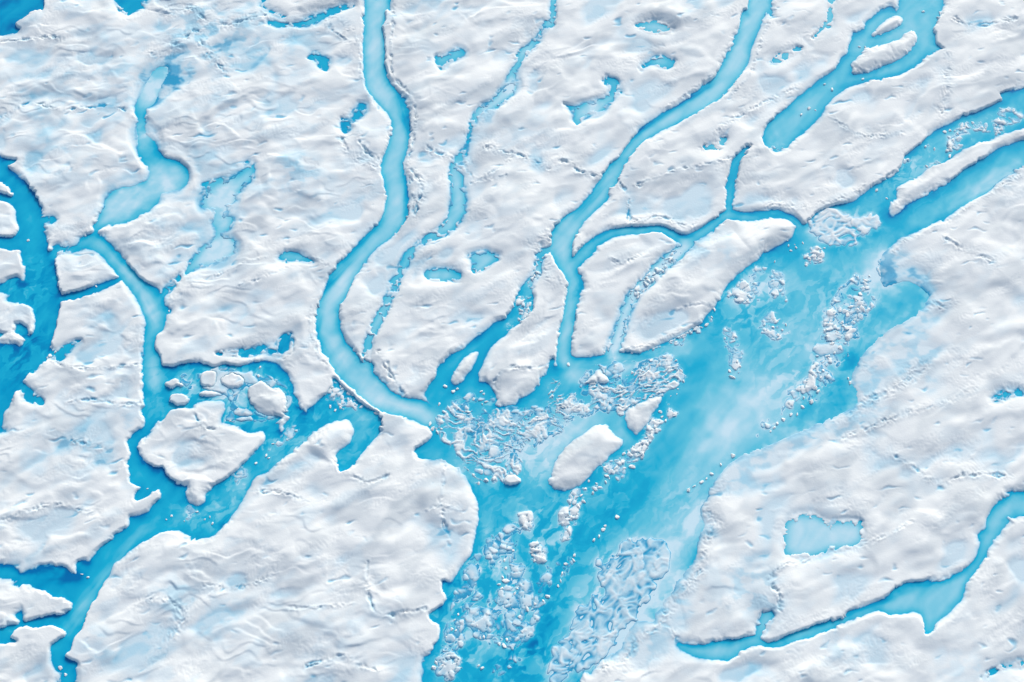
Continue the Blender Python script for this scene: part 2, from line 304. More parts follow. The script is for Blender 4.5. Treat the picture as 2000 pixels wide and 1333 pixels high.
# broken-ice fields inside the water: outline, density, height of the lumps, scale (m)
FIELDS = [
 ('brash_ice', [(1080,715),(1088,735),(1110,750),(1135,754),(1165,745),(1192,748),(1215,738),(1250,712),(1300,694),(1325,698),(1342,750),(1300,772),(1270,780),(1235,792),(1222,812),(1200,806),(1150,802),(1110,808),(1075,802),(1058,790),(1070,760)], .62, 1.1, 3.6, 'field of crumpled white brash ice beside the pale triangular floe where the second river ends'),
 ('brash_ice', [(868,800),(900,788),(980,802),(1080,802),(1115,815),(1090,850),(1035,870),(1025,890),(1018,930),(985,952),(930,940),(908,905),(880,872),(838,842)], .62, .9, 4.2, 'swirled tangle of brash ice ridges at the mouth of the pale left river'),
 ('brash_ice', [(1568,436),(1590,418),(1615,408),(1640,412),(1665,412),(1692,420),(1722,424),(1732,440),(1705,456),(1672,470),(1655,484),(1625,484),(1602,486),(1592,470),(1578,455)], .68, .9, 3.4, 'pale slush shelf with white crests between the streams at the head of the wide river'),
 ('brash_ice', [(1410,560),(1450,540),(1500,520),(1535,535),(1540,570),(1515,590),(1480,600),(1440,600),(1412,590)], .42, .7, 3.0, 'submerged pale ice flecked with white lumps beside the long island'),
 ('brash_ice', [(1560,500),(1580,485),(1605,480),(1622,488),(1600,510),(1575,528),(1562,520)], .5, .7, 2.4, 'small angular slush raft under the rounded end of the long island'),
 ('brash_ice', [(1500,600),(1540,625),(1535,665),(1500,660),(1480,640)], .5, .7, 2.6, 'ragged white slush clump in mid river'),
 ('brash_ice', [(1415,640),(1445,660),(1455,700),(1445,735),(1425,745),(1412,690)], .5, .7, 2.6, 'narrow pointed slush raft in mid river'),
 ('brash_ice', [(1660,545),(1690,528),(1715,560),(1700,600),(1680,640),(1640,690),(1600,740),(1560,790),(1510,835),(1485,850),(1480,835),(1520,790),(1560,745),(1585,700),(1595,650),(1620,600)], .42, .9, 2.8, 'long belt of broken ice along the right side of the wide river'),
 ('brash_ice', [(1720,500),(1760,470),(1790,470),(1800,500),(1780,545),(1730,555),(1715,530)], .45, .4, 3.6, 'pale rotten ice shelf on the right bank'),
 ('brash_ice', [(1830,262),(1900,235),(1960,215),(2000,215),(2000,240),(1930,262),(1850,268),(1800,310),(1770,340),(1750,350),(1765,320)], .46, .8, 2.6, 'scattered brash in the upper right arm above the long ridge'),
 ('brash_ice', [(1225,1050),(1265,1035),(1300,1050),(1310,1100),(1285,1150),(1250,1200),(1215,1250),(1160,1300),(1090,1350),(1060,1330),(1085,1260),(1130,1200),(1165,1140),(1185,1090)], .5, .55, 3.8, 'drowned pale ice shelf with small crests in the lower wide river'),
 ('brash_ice', [(1020,1000),(1045,1010),(1055,1055),(1090,1070),(1100,1020),(1120,1010),(1110,1055),(1080,1085),(1045,1100),(1035,1080)], .62, .9, 3.0, 'hooked white floe cluster below the large oval island'),
 ('brash_ice', [(935,1060),(1000,1010),(1020,1040),(1030,1110),(1060,1160),(1090,1140),(1050,1200),(1030,1240),(990,1270),(960,1270),(930,1240),(900,1250),(890,1210),(950,1180),(970,1120)], .48, .6, 2.9, 'loose broken ice strewn over the deep blue lower river'),
 ('brash_ice', [(840,1280),(870,1270),(900,1290),(890,1325),(850,1330),(835,1310)], .5, .9, 2.6, 'brash cluster against the left bank at the bottom edge'),
 ('brash_ice', [(1195,890),(1230,875),(1290,790),(1330,800),(1320,825),(1280,850),(1250,900),(1210,930),(1160,970),(1120,1010),(1085,1040),(1080,1010),(1120,965),(1170,935)], .45, .9, 2.4, 'chain of white ice lumps trailing past the right side of the oval island'),
 ('brash_ice', [(335,735),(380,725),(440,720),(540,730),(560,750),(570,800),(520,825),(450,825),(440,780),(380,765),(340,765)], .62, .6, 5.5, 'drowned pale ice among the left blocks'),
 ('brash_ice', [(470,885),(520,860),(600,815),(640,800),(640,815),(590,840),(540,880),(500,905),(450,960),(400,1000),(370,1010),(300,1010),(330,990),(410,975)], .36, .4, 2.6, 'thin brash scattered along the left meltwater channel'),
 ('brash_ice', [(1200,690),(1225,640),(1240,600),(1275,560),(1320,520),(1350,490),(1345,478),(1300,500),(1250,550),(1215,610),(1200,660)], .62, 1.0, 2.4, 'crushed white ice filling the crack between the two ice islands'),
 ('brash_ice', [(1000,600),(1060,500),(1068,520),(1045,570),(1045,600),(1030,625),(1005,640)], .5, .9, 2.2, 'crushed ice in the narrow stream left of the second river'),
 ('brash_ice', [(595,745),(655,740),(700,780),(760,818),(745,828),(690,800),(640,790)], .45, .7, 2.4, 'broken ice along the outside of the river bank near the confluence'),
 ('brash_ice', [(1490,262),(1500,290),(1520,298),(1530,285),(1510,275)], .55, .9, 2.4, 'white crumbs in the blind end of the upper right channel'),
]
FIELDS += [
 ('brash_ice', [(1848,268),(1895,262),(1916,276),(1890,292),(1862,306),(1845,318),(1800,340),(1790,335),(1830,315),(1850,298)], .75, .8, 2.2, 'white rubble heaped on the upper side of the long thin ridge'),
 ('brash_ice', [(1175,700),(1230,702),(1320,680),(1378,642),(1402,614),(1390,596),(1358,626),(1310,652),(1230,680),(1180,678)], .52, .8, 1.7, 'line of small crumbs frozen along the lower edge of the long smooth island'),
 ('brash_ice', [(900,1120),(930,1070),(960,1040),(990,1060),(960,1120),(940,1180),(920,1230),(900,1280),(860,1290),(870,1220)], .40, .5, 3.2, 'thin grey blue slush along the left bank of the lower river'),
 ('brash_ice', [(1000,1180),(1060,1120),(1110,1060),(1130,1080),(1090,1160),(1040,1230),(1010,1300),(970,1330),(960,1290)], .42, .5, 2.8, 'thin slush ribbons in the middle of the lower river'),
 ('brash_ice', [(1640,560),(1690,540),(1710,590),(1680,650),(1640,720),(1600,790),(1560,800),(1600,700),(1610,620)], .30, .6, 2.4, 'half sunk slush filling the broken belt at the right'),
 ('brash_ice', [(880,800),(930,770),(1060,790),(1200,700),(1330,700),(1330,760),(1230,800),(1110,830),(1060,880),(960,900)], .36, .55, 3.0, 'water soaked slush filling the river mouths'),
]
ang_extra = [30, 20, 60, 55, 50, 15]
# cracks and rough seams in the ice: polyline with roughness width, groove depth
CRACKS = [
 ([(962,748),(985,728),(1015,722),(1055,722)], 7, .8),
 ([(862,990),(866,930),(872,905)], 5, .5), ([(830,1000),(865,990),(900,1000)], 5, .4),
 ([(700,730),(745,740),(760,790)], 10, .6),
 ([(1480,700),(1490,690)], 4, .1),
 ([(1500,402),(1580,405),(1640,393),(1700,362)], 24, .25),
 ([(1990,342),(1940,368),(1880,408),(1830,440),(1765,470),(1745,490)], 22, .25),
 ([(1180,682),(1240,682),(1320,655),(1380,620)], 12, .2),
 ([(771,-20),(768,30),(764,70),(765,110),(768,148),(800,190),(812,215),(811,260),(803,300),(797,330),(806,380),(804,420)], 5, .8),
 ([(690,60),(704,100),(706,150),(722,185),(738,212)], 5, .7),
 ([(610,600),(606,650),(620,690),(640,720)], 5, .6),
 ([(1515,20),(1490,70),(1478,110),(1462,150),(1430,185)], 7, .4),
 ([(1300,212),(1350,180),(1390,150)], 8, .5),
 ([(1060,460),(1062,500),(1085,535),(1100,560)], 8, .4),

 ([(950,290),(1000,300),(1040,315),(1080,330),(1100,315),(1130,335),(1160,345)], 26, .9),
 ([(690,240),(670,262),(672,285),(690,303),(720,322),(748,340)], 26, .9),
 ([(702,262),(704,285),(728,305),(745,318)], 12, 1.1),
 ([(790,320),(812,345),(825,375),(815,400),(808,432)], 26, 1.0),
 ([(1203,350),(1222,375),(1228,400),(1226,440)], 10, 1.0),
 ([(1235,435),(1290,425),(1335,445),(1370,452),(1395,430)], 24, .6),
 ([(1465,288),(1425,312),(1380,325),(1300,342),(1240,365)], 9, .7),
 ([(1850,110),(1848,170),(1840,215),(1835,248)], 26, .3),
 ([(1845,468),(1890,495),(1940,512)], 22, .6),
 ([(1815,580),(1840,600),(1860,590)], 26, .5),
 ([(720,1100),(716,1130),(726,1180),(745,1203),(800,1196),(830,1188)], 14, .9),
 ([(555,1192),(640,1186),(690,1180)], 8, .6),
 ([(0,84),(60,80),(105,75),(125,83)], 10, .9),
 ([(0,232),(60,205),(120,216),(165,212),(215,207),(245,218)], 10, .9),
 ([(600,1300),(640,1290),(670,1280),(700,1300),(740,1310)], 12, .6),
 ([(865,1000),(868,1035),(880,1062)], 8, .8),
 ([(740,690),(765,735),(790,772)], 12, .8),
 ([(1900,760),(1850,785),(1780,805),(1700,835),(1640,860)], 20, .4),
 ([(1750,895),(1800,925),(1830,945),(1880,932),(1970,930)], 20, .8),
 ([(1510,1145),(1520,1165),(1522,1190)], 14, .9),
 ([(1500,1130),(1530,1105),(1560,1100),(1640,1070),(1720,1052),(1780,1020)], 10, .4),
 ([(560,660),(580,668),(600,680)], 10, 1.3),
 ([(575,670),(568,690),(545,705)], 12, 1.0),
 ([(470,560),(520,545),(600,505),(640,520)], 9, .6),
 ([(420,540),(470,520),(520,505)], 6, .3),
 ([(650,910),(690,930),(720,945),(760,930)], 16, .6),
 ([(500,960),(560,965),(600,985)], 16, .6),
 ([(1280,1230),(1250,1245),(1220,1290),(1180,1305)], 22, .5),
 ([(1290,1215),(1330,1255)], 12, .6),
 ([(1375,1000),(1400,1020),(1380,1060),(1370,1110),(1330,1160),(1300,1200)], 26, .3),
 ([(330,30),(370,20),(420,50),(470,45),(520,30)], 40, .7),
 ([(300,110),(350,90),(385,60),(400,100),(440,140)], 34, .8),
 ([(680,60),(660,30),(640,50),(690,90)], 18, .4),
 ([(1630,800),(1700,780),(1760,750),(1800,720)], 34, .3),
 ([(1000,310),(960,340),(920,360)], 12, .5),
 ([(905,330),(940,355),(990,345)], 8, .5),
 ([(830,290),(880,310),(905,320)], 24, .6),
 ([(1090,440),(1060,470),(1050,500)], 26, .6),
 ([(1035,480),(1060,520),(1080,560)], 24, .5),
 ([(0,1020),(60,1000),(110,985),(180,1005)], 12, .5),
 ([(130,790),(180,780),(230,790),(280,790)], 12, .7),
 ([(90,700),(150,720),(210,720),(270,712)], 8, .7),
 ([(140,860),(180,870),(215,875)], 22, .7),
 ([(380,785),(382,812),(400,838),(430,835)], 8, .9),
 ([(280,1180),(320,1170),(360,1200),(340,1240)], 26, .4),
 ([(400,1140),(450,1150),(500,1140),(540,1120)], 14, .4),
 ([(1560,170),(1500,200),(1440,230),(1400,260)], 20, .3),
 ([(1860,40),(1900,50),(1960,45),(1980,40)], 18, .6),
 ([(1310,610),(1360,595),(1400,600)], 6, .5),
 ([(1190,505),(1215,515),(1250,500)], 10, .4),
 ([(1620,230),(1660,260),(1700,270),(1760,262)], 14, .4),
]
# soft low shores: x, y, radius
SOFT = [(250,390,45),(430,395,42),(430,490,36),(285,265,30),(905,320,16),(1160,215,22),(1760,540,60),(1640,830,45),(1440,930,45),(1390,1030,35),(1310,1180,35),(1740,660,70),(300,165,50),(1000,170,18),(950,230,22),(1760,600,110),(1700,760,100),(1560,860,70),(1480,890,60),(1800,700,110),(330,140,60),(420,80,60),(1720,520,50),(1240,1250,60),(880,920,40),(320,360,40),(1340,1150,50)]
# smooth domed ice: x, y, radius
DOME = [(1145,895,85),(1255,810,50),(1010,760,50),(907,720,45),(650,850,45),(1500,455,60),(1400,540,90),(1780,100,40),(1735,52,40),(1700,115,45),(385,965,30),(1790,380,60),(900,960,70)]
# wet blue-tinted snow: x, y, radius, strength
WET = [(590,345,45,.8),(340,140,45,.9),(395,60,70,.75),(460,70,60,.6),(300,185,35,.7),(1470,1150,45,.9),(1500,1180,30,.8),(1610,1050,60,.4),(1640,1270,40,.4),(1480,1310,40,.3),(530,100,60,.3),(110,300,60,.3),(430,1190,70,.3),(350,1170,60,.35),(200,1260,30,.5),(250,820,40,.4),(130,870,60,.35),(240,160,80,.35),(80,220,90,.3),(1350,10,30,.6),(1420,500,20,.4),(1750,560,60,.8),(1370,475,50,.6),(1690,590,40,.6),(1760,520,30,.5),(940,1050,30,.2),(1420,1150,60,.3),(1960,360,30,.3),(1030,270,60,.25),(330,440,60,.25),(640,1250,80,.2),(1900,1330,60,.4),(890,1000,40,.2)]
# deeper / shallower water, some bank shadow painted in as dark strips: x, y, rx, ry, angle(deg, up to the right), delta paleness
TONE = [(1850,275,140,22,33,.22),(1650,420,80,20,30,.2),(1790,340,80,20,33,.15),(1450,790,100,60,45,.55),(1400,850,70,40,45,.4),(1560,640,120,40,55,.25),(1560,560,80,50,40,.12),(1330,930,90,30,50,.3),(1230,1130,110,55,55,.55),(1170,1260,110,45,40,.55),(1320,1070,120,30,60,.45),(1375,990,50,25,60,.4),
 (1720,530,45,40,0,.75),(1900,380,120,22,30,.45),(1970,340,60,25,30,.4),(1755,600,60,50,40,-.12),(1470,565,60,35,10,.4),(1600,700,160,40,50,.35),(1340,720,40,20,20,-.2),(1180,1010,90,35,50,-.25),(1270,950,80,20,50,-.2),
 (1060,1160,80,30,60,-.35),(1035,1260,70,45,50,-.42),(960,1300,60,30,40,-.25),(890,1150,40,20,60,-.35),(910,1200,40,20,60,-.2),(1655,700,20,40,20,-.5),(1640,770,20,40,10,-.3),(1650,470,70,15,20,-.25),(1770,395,90,12,33,-.4),(1110,840,60,40,40,.5),(1060,900,50,60,80,.45),(1190,850,60,40,40,.4),
 (1000,870,70,40,0,.15),(960,870,80,20,-30,.1),(1500,480,30,15,30,-.3),(1410,700,30,60,90,.1),(980,1030,60,40,0,.05),(1530,240,60,20,50,.1),(1780,60,60,40,0,.22),(1560,215,80,20,50,.1),
 (1660,110,12,50,80,-.1),(320,345,40,25,0,.3),(250,395,60,25,30,.35),(290,185,30,30,0,.45),(240,520,60,14,-45,.35),(290,600,50,14,-60,.4),(300,760,50,14,90,.25),(280,930,60,16,-50,.2),(440,970,80,30,40,.3),(430,770,90,40,0,.45),(480,740,60,20,0,-.1),(600,870,100,18,35,.4),(690,850,60,25,50,.45),
 (300,1030,80,18,25,.2),(200,1130,110,12,55,.4),(110,1130,60,14,0,-.3),(60,420,40,20,-60,.2),(65,620,60,20,90,-.2),(55,690,50,40,40,-.1),(20,740,50,20,60,-.2),(40,610,25,60,90,.25),(150,1215,50,12,60,.3),(30,20,40,12,40,.1),(30,1235,60,10,-20,.35),
 (740,80,90,16,90,.15),(730,180,25,12,-50,.1),(790,230,50,10,-75,-.6),(795,380,60,6,88,-.5),(640,560,90,7,50,-.6),(690,540,100,14,50,.15),(700,480,60,8,48,-.5),(645,690,60,9,-55,-.2),(620,650,50,6,80,-.3),(780,790,70,14,-15,.2),(735,740,60,10,-45,.2),
 (1250,255,60,6,35,-.5),(1350,190,60,6,32,-.6),(1440,100,60,20,65,.1),(1100,490,50,14,90,.1),(1130,570,18,10,60,-.5),(1150,400,80,6,50,-.35),(1095,720,20,12,0,-.3),(1170,712,60,8,10,-.3),(1260,700,60,6,15,-.3),(1870,1170,60,20,40,.1),(1720,1175,60,8,20,-.3),
 (900,740,80,14,50,-.15),(950,775,60,14,0,-.1),(1000,660,40,10,35,-.2),(1500,420,60,6,0,-.3),(1340,462,20,6,0,-.3),(1620,250,60,12,50,-.1),(1690,160,80,8,15,-.25)]

waters = []
for nm, P, low, pale in WATER:
    m = raster_poly(P) if len(P[0]) == 2 else raster_stroke(P)
    waters.append((nm, m, low, pale))
water = np.zeros((NY, NX), bool)
body = np.full((NY, NX), -1, np.int16)
lowm = np.zeros((NY, NX), np.float32); vlow = np.zeros((NY, NX), np.float32)
for i, (nm, m, low, pale) in enumerate(waters):
    body[m & (body < 0)] = i
    water |= m
    if low: lowm[m] = 1
    if low == 2: vlow[m] = 1
    if not low: lowm[m] = 0
isl = np.zeros((NY, NX), bool)
for P in ISLETS: isl |= raster_poly(P)
water &= ~isl

dl = edt(water); dw = edt(~water)
sdf = blur(np.where(water, -(dw - .5), dl - .5) * STEP, .30)        # + on the ice, - over water

# roughness of the banks and seams
rough = np.zeros((NY, NX), np.float32); groove = np.zeros((NY, NX), np.float32)
wob = 1.3 * perlin(GX / 4.2, GY / 4.2, 401) + .5 * perlin(GX / 1.7, GY / 1.7, 402)
gmod = smooth(-.35, .25, perlin(GX / 5, GY / 5, 403))
for P, wd, dp in CRACKS:
    d = raster_stroke([(x, y, 1) for x, y in P], field=True)
    rough = np.maximum(rough, np.exp(-(np.maximum(d, 0) / (wd * .10)) ** 2))
    groove = np.maximum(groove, dp * np.exp(-(np.maximum(np.abs(d + .3 + wob), 0) / .55) ** 2))
patch = smooth(-.05, .45, fbm(GX / 26, GY / 26, 31, 2))
bankr = np.exp(-(np.maximum(sdf, 0) / 3.0) ** 2) * (0.25 + .9 * smooth(-.2, .35, fbm(GX / 18, GY / 18, 57, 2)))
rough_all = np.clip(np.maximum(rough * (.4 + .6 * gmod), .55 * bankr), 0, 1)
groove = groove * gmod
wx = 1.6 * perlin(GX / 5, GY / 5, 5); wy = 1.6 * perlin(GX / 5, GY / 5, 6)
a, b = rot(GX + wx, GY + wy, 50, 1.5, 2.1)
crumb = 1 - 2 * np.abs(perlin(a, b, 8))
crumb2 = 1 - 2 * np.abs(perlin(a * 2.1, b * 2.0, 9))
crumbs = .65 * crumb + .4 * crumb2
# bank profile
soft = np.zeros((NY, NX), np.float32)
for x, y, r in SOFT:
    cx, cy = gnd(x, y); soft = np.maximum(soft, np.exp(-((GX - cx) ** 2 + (GY - cy) ** 2) / (r * .2) ** 2).astype(np.float32))
lowb = np.clip(blur(lowm, 2.0) * 3.0, 0, 1); vlowb = np.clip(blur(vlow, 2.2) * 3, 0, 1)
bigw = np.clip(blur((water & (lowm < .5)).astype(np.float32), 2.0) * 3.0, 0, 1)
lowb = lowb * (1 - .8 * bigw)
if True:
    s = sdf + ((.12 + .7 * bankr + 0.6 * lowb) * (.9 * fbm(GX / 4.3 + .6 * wx, GY / 4.3, 14, 3, .6)) + (.06 + .14 * bankr) * fbm(GX / 2.3, GY / 2.3, 16, 2, .6)) * np.where(np.abs(sdf) < 4, 1, 0)
dome = np.zeros((NY, NX), np.float32)
for x, y, r in DOME:
    cx, cy = gnd(x, y); dome = np.maximum(dome, smooth(1.25, .85, np.hypot(GX - cx, GY - cy) / (r * .2)))
bn = smooth(-.2, .3, fbm(GX / 24, GY / 24, 73, 2))
fillf = np.clip(blur(lowm, .6) * 1.6, 0, 1) * (1 - bigw)
s = s + 1.5 * fillf * (smooth(.05, .4, fbm(GX / 3.6, GY / 3.6, 81, 3)) - .1) + .5 * vlowb * smooth(-.1, .3, fbm(GX / 2.6, GY / 2.6, 82, 2))
rim = np.minimum(np.minimum(GX - X0, gx[-1] - GX), np.minimum(GY - Y0, gy[-1] - GY))
s = np.maximum(s, 12 - rim)
H = 1.2 - .4 * bn + .4 * fbm(GX / 35, GY / 35, 75, 2)
H = H * (1 - .74 * lowb) * (1 - .45 * vlowb)
H = H * (1 - .75 * soft) + .7 * dome
W = .7 + 1.9 * bn + .5 * lowb + 15 * soft
W = W * (1 - dome) + 5.5 * dome
t = np.clip(s / W, 0, 1)
prof = (1 - (1 - t) ** (1.6 + .6 * dome))
big = fbm(*rot(GX, GY, 32, 42, 24), 101, 2)
left = smooth(40, -120, GX)
m1x, m1y = rot(GX + 5 * perlin(GX / 16, GY / 16, 201), GY + 5 * perlin(GX / 16, GY / 16, 202), 30, 17, 8.5)
m2x, m2y = rot(GX + 5 * perlin(GX / 12, GY / 12, 203), GY + 4 * perlin(GX / 12, GY / 12, 204), 6, 13, 6.0)
mid = (1 - left) * (fbm(m1x, m1y, 111, 2, .35)) + left * (fbm(m2x, m2y, 121, 3, .42) * 1.5)
fold = np.clip(.16 - np.abs(fbm(m2x * .9, m2y * .9, 131, 2)), 0, 1) / .16         # narrow folds
foldmask = smooth(.1, .5, fbm(GX / 20, GY / 15, 141, 2))
dent_x, dent_y = rot(GX + 1.5 * perlin(GX / 4, GY / 4, 205), GY + perlin(GX / 4, GY / 4, 206), 12, 5.5, 2.2)
dent = np.clip(perlin(dent_x, dent_y, 151) - .40, 0, 1) * smooth(.05, .5, fbm(GX / 14, GY / 14, 161, 2))
fine = fbm(*rot(GX, GY, 20, 3.2, 1.7), 171, 2)
inl = smooth(0, 7, s)
def saw(n):
    f = n - np.floor(n)
    return f - smooth(.72, 1.0, f)
tx, ty = rot(GX + 6 * perlin(GX / 19, GY / 19, 221) + .7 * perlin(GX / 4.5, GY / 4.5, 223), GY + 6 * perlin(GX / 19, GY / 19, 222) + .6 * perlin(GX / 4, GY / 4, 224), 27, 44, 19)
ux, uy = rot(GX + 5 * perlin(GX / 13, GY / 13, 225) + .7 * perlin(GX / 4.5, GY / 4.5, 223), GY + 4 * perlin(GX / 11, GY / 11, 226) + .6 * perlin(GX / 4, GY / 4, 224), 4, 30, 12)
ter = (1 - left) * saw(1.5 * fbm(tx, ty, 231, 2, .3) + .2) + left * 1.1 * saw(1.9 * fbm(ux, uy, 241, 2, .4) + .1)
ter = ter * smooth(-.35, .45, fbm(GX / 24, GY / 18, 251, 2))
broad = fbm(*rot(GX + 4 * perlin(GX / 17, GY / 17, 261), GY + 4 * perlin(GX / 17, GY / 17, 262), 30, 21, 10), 263, 2, .35)
qx = GX + 3.5 * perlin(GX / 13, GY / 13, 271) + .9 * perlin(GX / 3.5, GY / 3.5, 273); qy = GY + 3.5 * perlin(GX / 13, GY / 13, 272) + .7 * perlin(GX / 3.5, GY / 3.5, 274)
fa = facets(*rot(qx, qy, 34, 24, 12), 281); fb = facets(*rot(qx, qy, 22, 9, 4.5), 282)
fc = facets(*rot(qx, qy, 6, 19, 10), 283); fd = facets(*rot(qx, qy, -6, 8, 4.2), 284)
calm = smooth(-.35, .3, fbm(GX / 38, GY / 30, 293, 2))
busy = smooth(-.2, .5, fbm(GX / 23, GY / 17, 291, 2))
fac = (1 - left) * (1.5 * fa + .55 * busy * fb) + left * (1.3 * fc + (.1 + .55 * busy) * fd)
relief = inl * (.8 * big + .8 * broad + (.66 - .3 * smooth(20, 160, GX)) * (.35 + .75 * calm) * fac + .05 * mid + .26 * ter) + smooth(0, 3, s) * (-1.0 * dent + .015 * fine)
relief = relief * (1 - .4 * soft)
h = prof * (H + relief)
h = np.where(s > 0, np.maximum(h, .12 * np.minimum(s, 2)), 0)
h = h + np.where(s > .25, 1, 0) * smooth(.25, 1.6, s) * (.10 * crumbs * smooth(.05, .45, fbm(*rot(GX, GY, 30, 22, 9), 295, 2)) + .36 * rough_all * crumbs * (.3 + .9 * rough) - .95 * groove)
h = np.where(s > 0, np.maximum(h, .05 + .04 * s.clip(0, 2)), np.maximum(s, -1.2))
# thick lip along the inner bank of the winding rivers
h = np.where(s <= 0, s * 1.1, h).astype(np.float32)

h = (h + (1.6 - h) * smooth(14, 1, rim) * (s > 0)).astype(np.float32)
# ------------------------------------------------------------------ meshes from the ground lattice
cw, ch = NX - 1, NY - 1
def grid_mesh(name, z, facemask, cols, mat, parent=None):
    jj, ii = np.nonzero(facemask)
    if len(jj) == 0: return None
    v = np.stack([jj * NX + ii, jj * NX + ii + 1, (jj + 1) * NX + ii + 1, (jj + 1) * NX + ii], 1)
    uniq, inv = np.unique(v.ravel(), return_inverse=True)
    co = np.empty((len(uniq), 3), np.float32)
    yj, xi = uniq // NX, uniq % NX
    co[:, 0] = gx[xi]; co[:, 1] = gy[yj]; co[:, 2] = z.ravel()[uniq] if not np.isscalar(z) else z
    me = bpy.data.meshes.new(name)
    me.vertices.add(len(uniq)); me.vertices.foreach_set("co", co.ravel())
    n = len(v)
    me.loops.add(n * 4); me.loops.foreach_set("vertex_index", inv.astype(np.int32).ravel())
    me.polygons.add(n)
    me.polygons.foreach_set("loop_start", np.arange(0, n * 4, 4, dtype=np.int32))
    me.polygons.foreach_set("use_smooth", np.ones(n, bool))
    me.update(calc_edges=True)
    for an, arr in cols.items():
        at = me.attributes.new(an, 'FLOAT', 'POINT')
        at.data.foreach_set("value", arr.ravel()[uniq].astype(np.float32))
    me.materials.append(mat)
    o = bpy.data.objects.new(name, me); C.objects.link(o)
    if parent: o.parent = parent
    return o
def tag(o, label=None, cat=None, group=None, kind=None):
    if label: o["label"] = label
    if cat: o["category"] = cat
    if group: o["group"] = group
    if kind: o["kind"] = kind

def srgb(*c):
    return tuple(((v / 255) / 12.92 if v / 255 <= .04045 else ((v / 255 + .055) / 1.055) ** 2.4) for v in c) + (1,)
def ramp(nt, stops):
    r = nt.nodes.new("ShaderNodeValToRGB")
    e = r.color_ramp.elements
    e[0].position, e[0].color = stops[0]
    e[1].position, e[1].color = stops[-1]
    for p, c in stops[1:-1]:
        k = e.new(p); k.color = c
    return r
def bump(nt, scale, strength, dist, detail=4):
    tc = nt.nodes.new("ShaderNodeTexCoord")
    n = nt.nodes.new("ShaderNodeTexNoise"); n.inputs["Scale"].default_value = scale; n.inputs["Detail"].default_value = detail
    nt.links.new(tc.outputs["Object"], n.inputs["Vector"])
    b = nt.nodes.new("ShaderNodeBump"); b.inputs["Strength"].default_value = strength; b.inputs["Distance"].default_value = dist
    nt.links.new(n.outputs["Fac"], b.inputs["Height"])
    return b, n
def ice_material():
    m = bpy.data.materials.new("weathered_ice"); m.use_nodes = True; nt = m.node_tree
    p = nt.nodes["Principled BSDF"]
    at = nt.nodes.new("ShaderNodeAttribute"); at.attribute_name = "wet"
    r = ramp(nt, [(0, (.862, .888, .842, 1)), (.25, (.73, .835, .84, 1)), (.6, (.40, .68, .78, 1)), (1, (.03, .36, .58, 1))])
    nt.links.new(at.outputs["Fac"], r.inputs[0])
    at2 = nt.nodes.new("ShaderNodeAttribute"); at2.attribute_name = "shade_tint"
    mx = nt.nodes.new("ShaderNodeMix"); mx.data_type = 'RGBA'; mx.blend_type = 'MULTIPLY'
    mx.inputs[7].default_value = (.79, .82, .85, 1)  # multiply colour for the painted snow shading
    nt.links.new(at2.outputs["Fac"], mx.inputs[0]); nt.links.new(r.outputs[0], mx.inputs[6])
    nt.links.new(mx.outputs[2], p.inputs["Base Color"])
    p.inputs["Roughness"].default_value = .75
    p.inputs["Specular IOR Level"].default_value = .25
    b, n = bump(nt, 1.6, .22, .2, 6)
    nt.links.new(b.outputs[0], p.inputs["Normal"])
    return m
WSTOPS = [(0, (0.0, .17, .42, 1)), (.15, (0.0, .34, .57, 1)), (.38, (.012, .46, .65, 1)), (.58, (.12, .58, .71, 1)), (.78, (.33, .70, .79, 1)), (1, (.64, .84, .88, 1))]
def water_material():
    m = bpy.data.materials.new("meltwater"); m.use_nodes = True; nt = m.node_tree
    p = nt.nodes["Principled BSDF"]
    at = nt.nodes.new("ShaderNodeAttribute"); at.attribute_name = "pale"
    r = ramp(nt, WSTOPS)
    nt.links.new(at.outputs["Fac"], r.inputs[0])
    nt.links.new(r.outputs[0], p.inputs["Base Color"])
    p.inputs["Roughness"].default_value = .22
    p.inputs["IOR"].default_value = 1.33
    b, n = bump(nt, .9, .12, .2, 4)
    nt.links.new(b.outputs[0], p.inputs["Normal"])
    return m
ICE, WAT = ice_material(), water_material()

# colour of the ice: wet blue where it is thin, low or saturated
wet = np.zeros((NY, NX), np.float32)
wn = smooth(-.25, .45, fbm(GX / 7, GY / 5, 301, 3))
for x, y, r, k in WET:
    cx, cy = gnd(x, y)
    wet = np.maximum(wet, k * np.exp(-((GX - cx) ** 2 + (GY - cy) ** 2) / (r * .2) ** 2) * (.25 + .75 * wn))
wet = wet * .85
wet += .16 * smooth(.1, .7, fbm(*rot(GX, GY, 25, 16, 9), 311, 3)) * (.5 + .6 * left)
wet += .42 * np.clip(dent * 3, 0, 1) + .45 * np.clip(groove, 0, 1) * smooth(-.2, .5, perlin(GX / 6, GY / 6, 312))
wet += .10 * rough * wn
wet = np.minimum(wet, .42)
wet += (1 - .85 * np.maximum(soft, vlowb)) * (.85 * smooth(.22, -.05, h) + .36 * smooth(.8, .1, h)) + .5 * soft * smooth(1.1, .1, h) * (.4 + .6 * wn)
wet += .16 * left * smooth(-.1, .5, fbm(GX / 17, GY / 9, 331, 3)) * smooth(-40, 60, GY)
wet = np.clip(wet, 0, 1)
shade_tint = smooth(-.25, .65, fbm(*rot(GX + 4 * perlin(GX / 12, GY / 12, 322), GY, 28, 22, 9), 321, 3)) * (.55 + .45 * smooth(-.3, .3, perlin(GX / 60, GY / 60, 323)))  # grey-lavender snow shading painted into the ice colour as noise patches

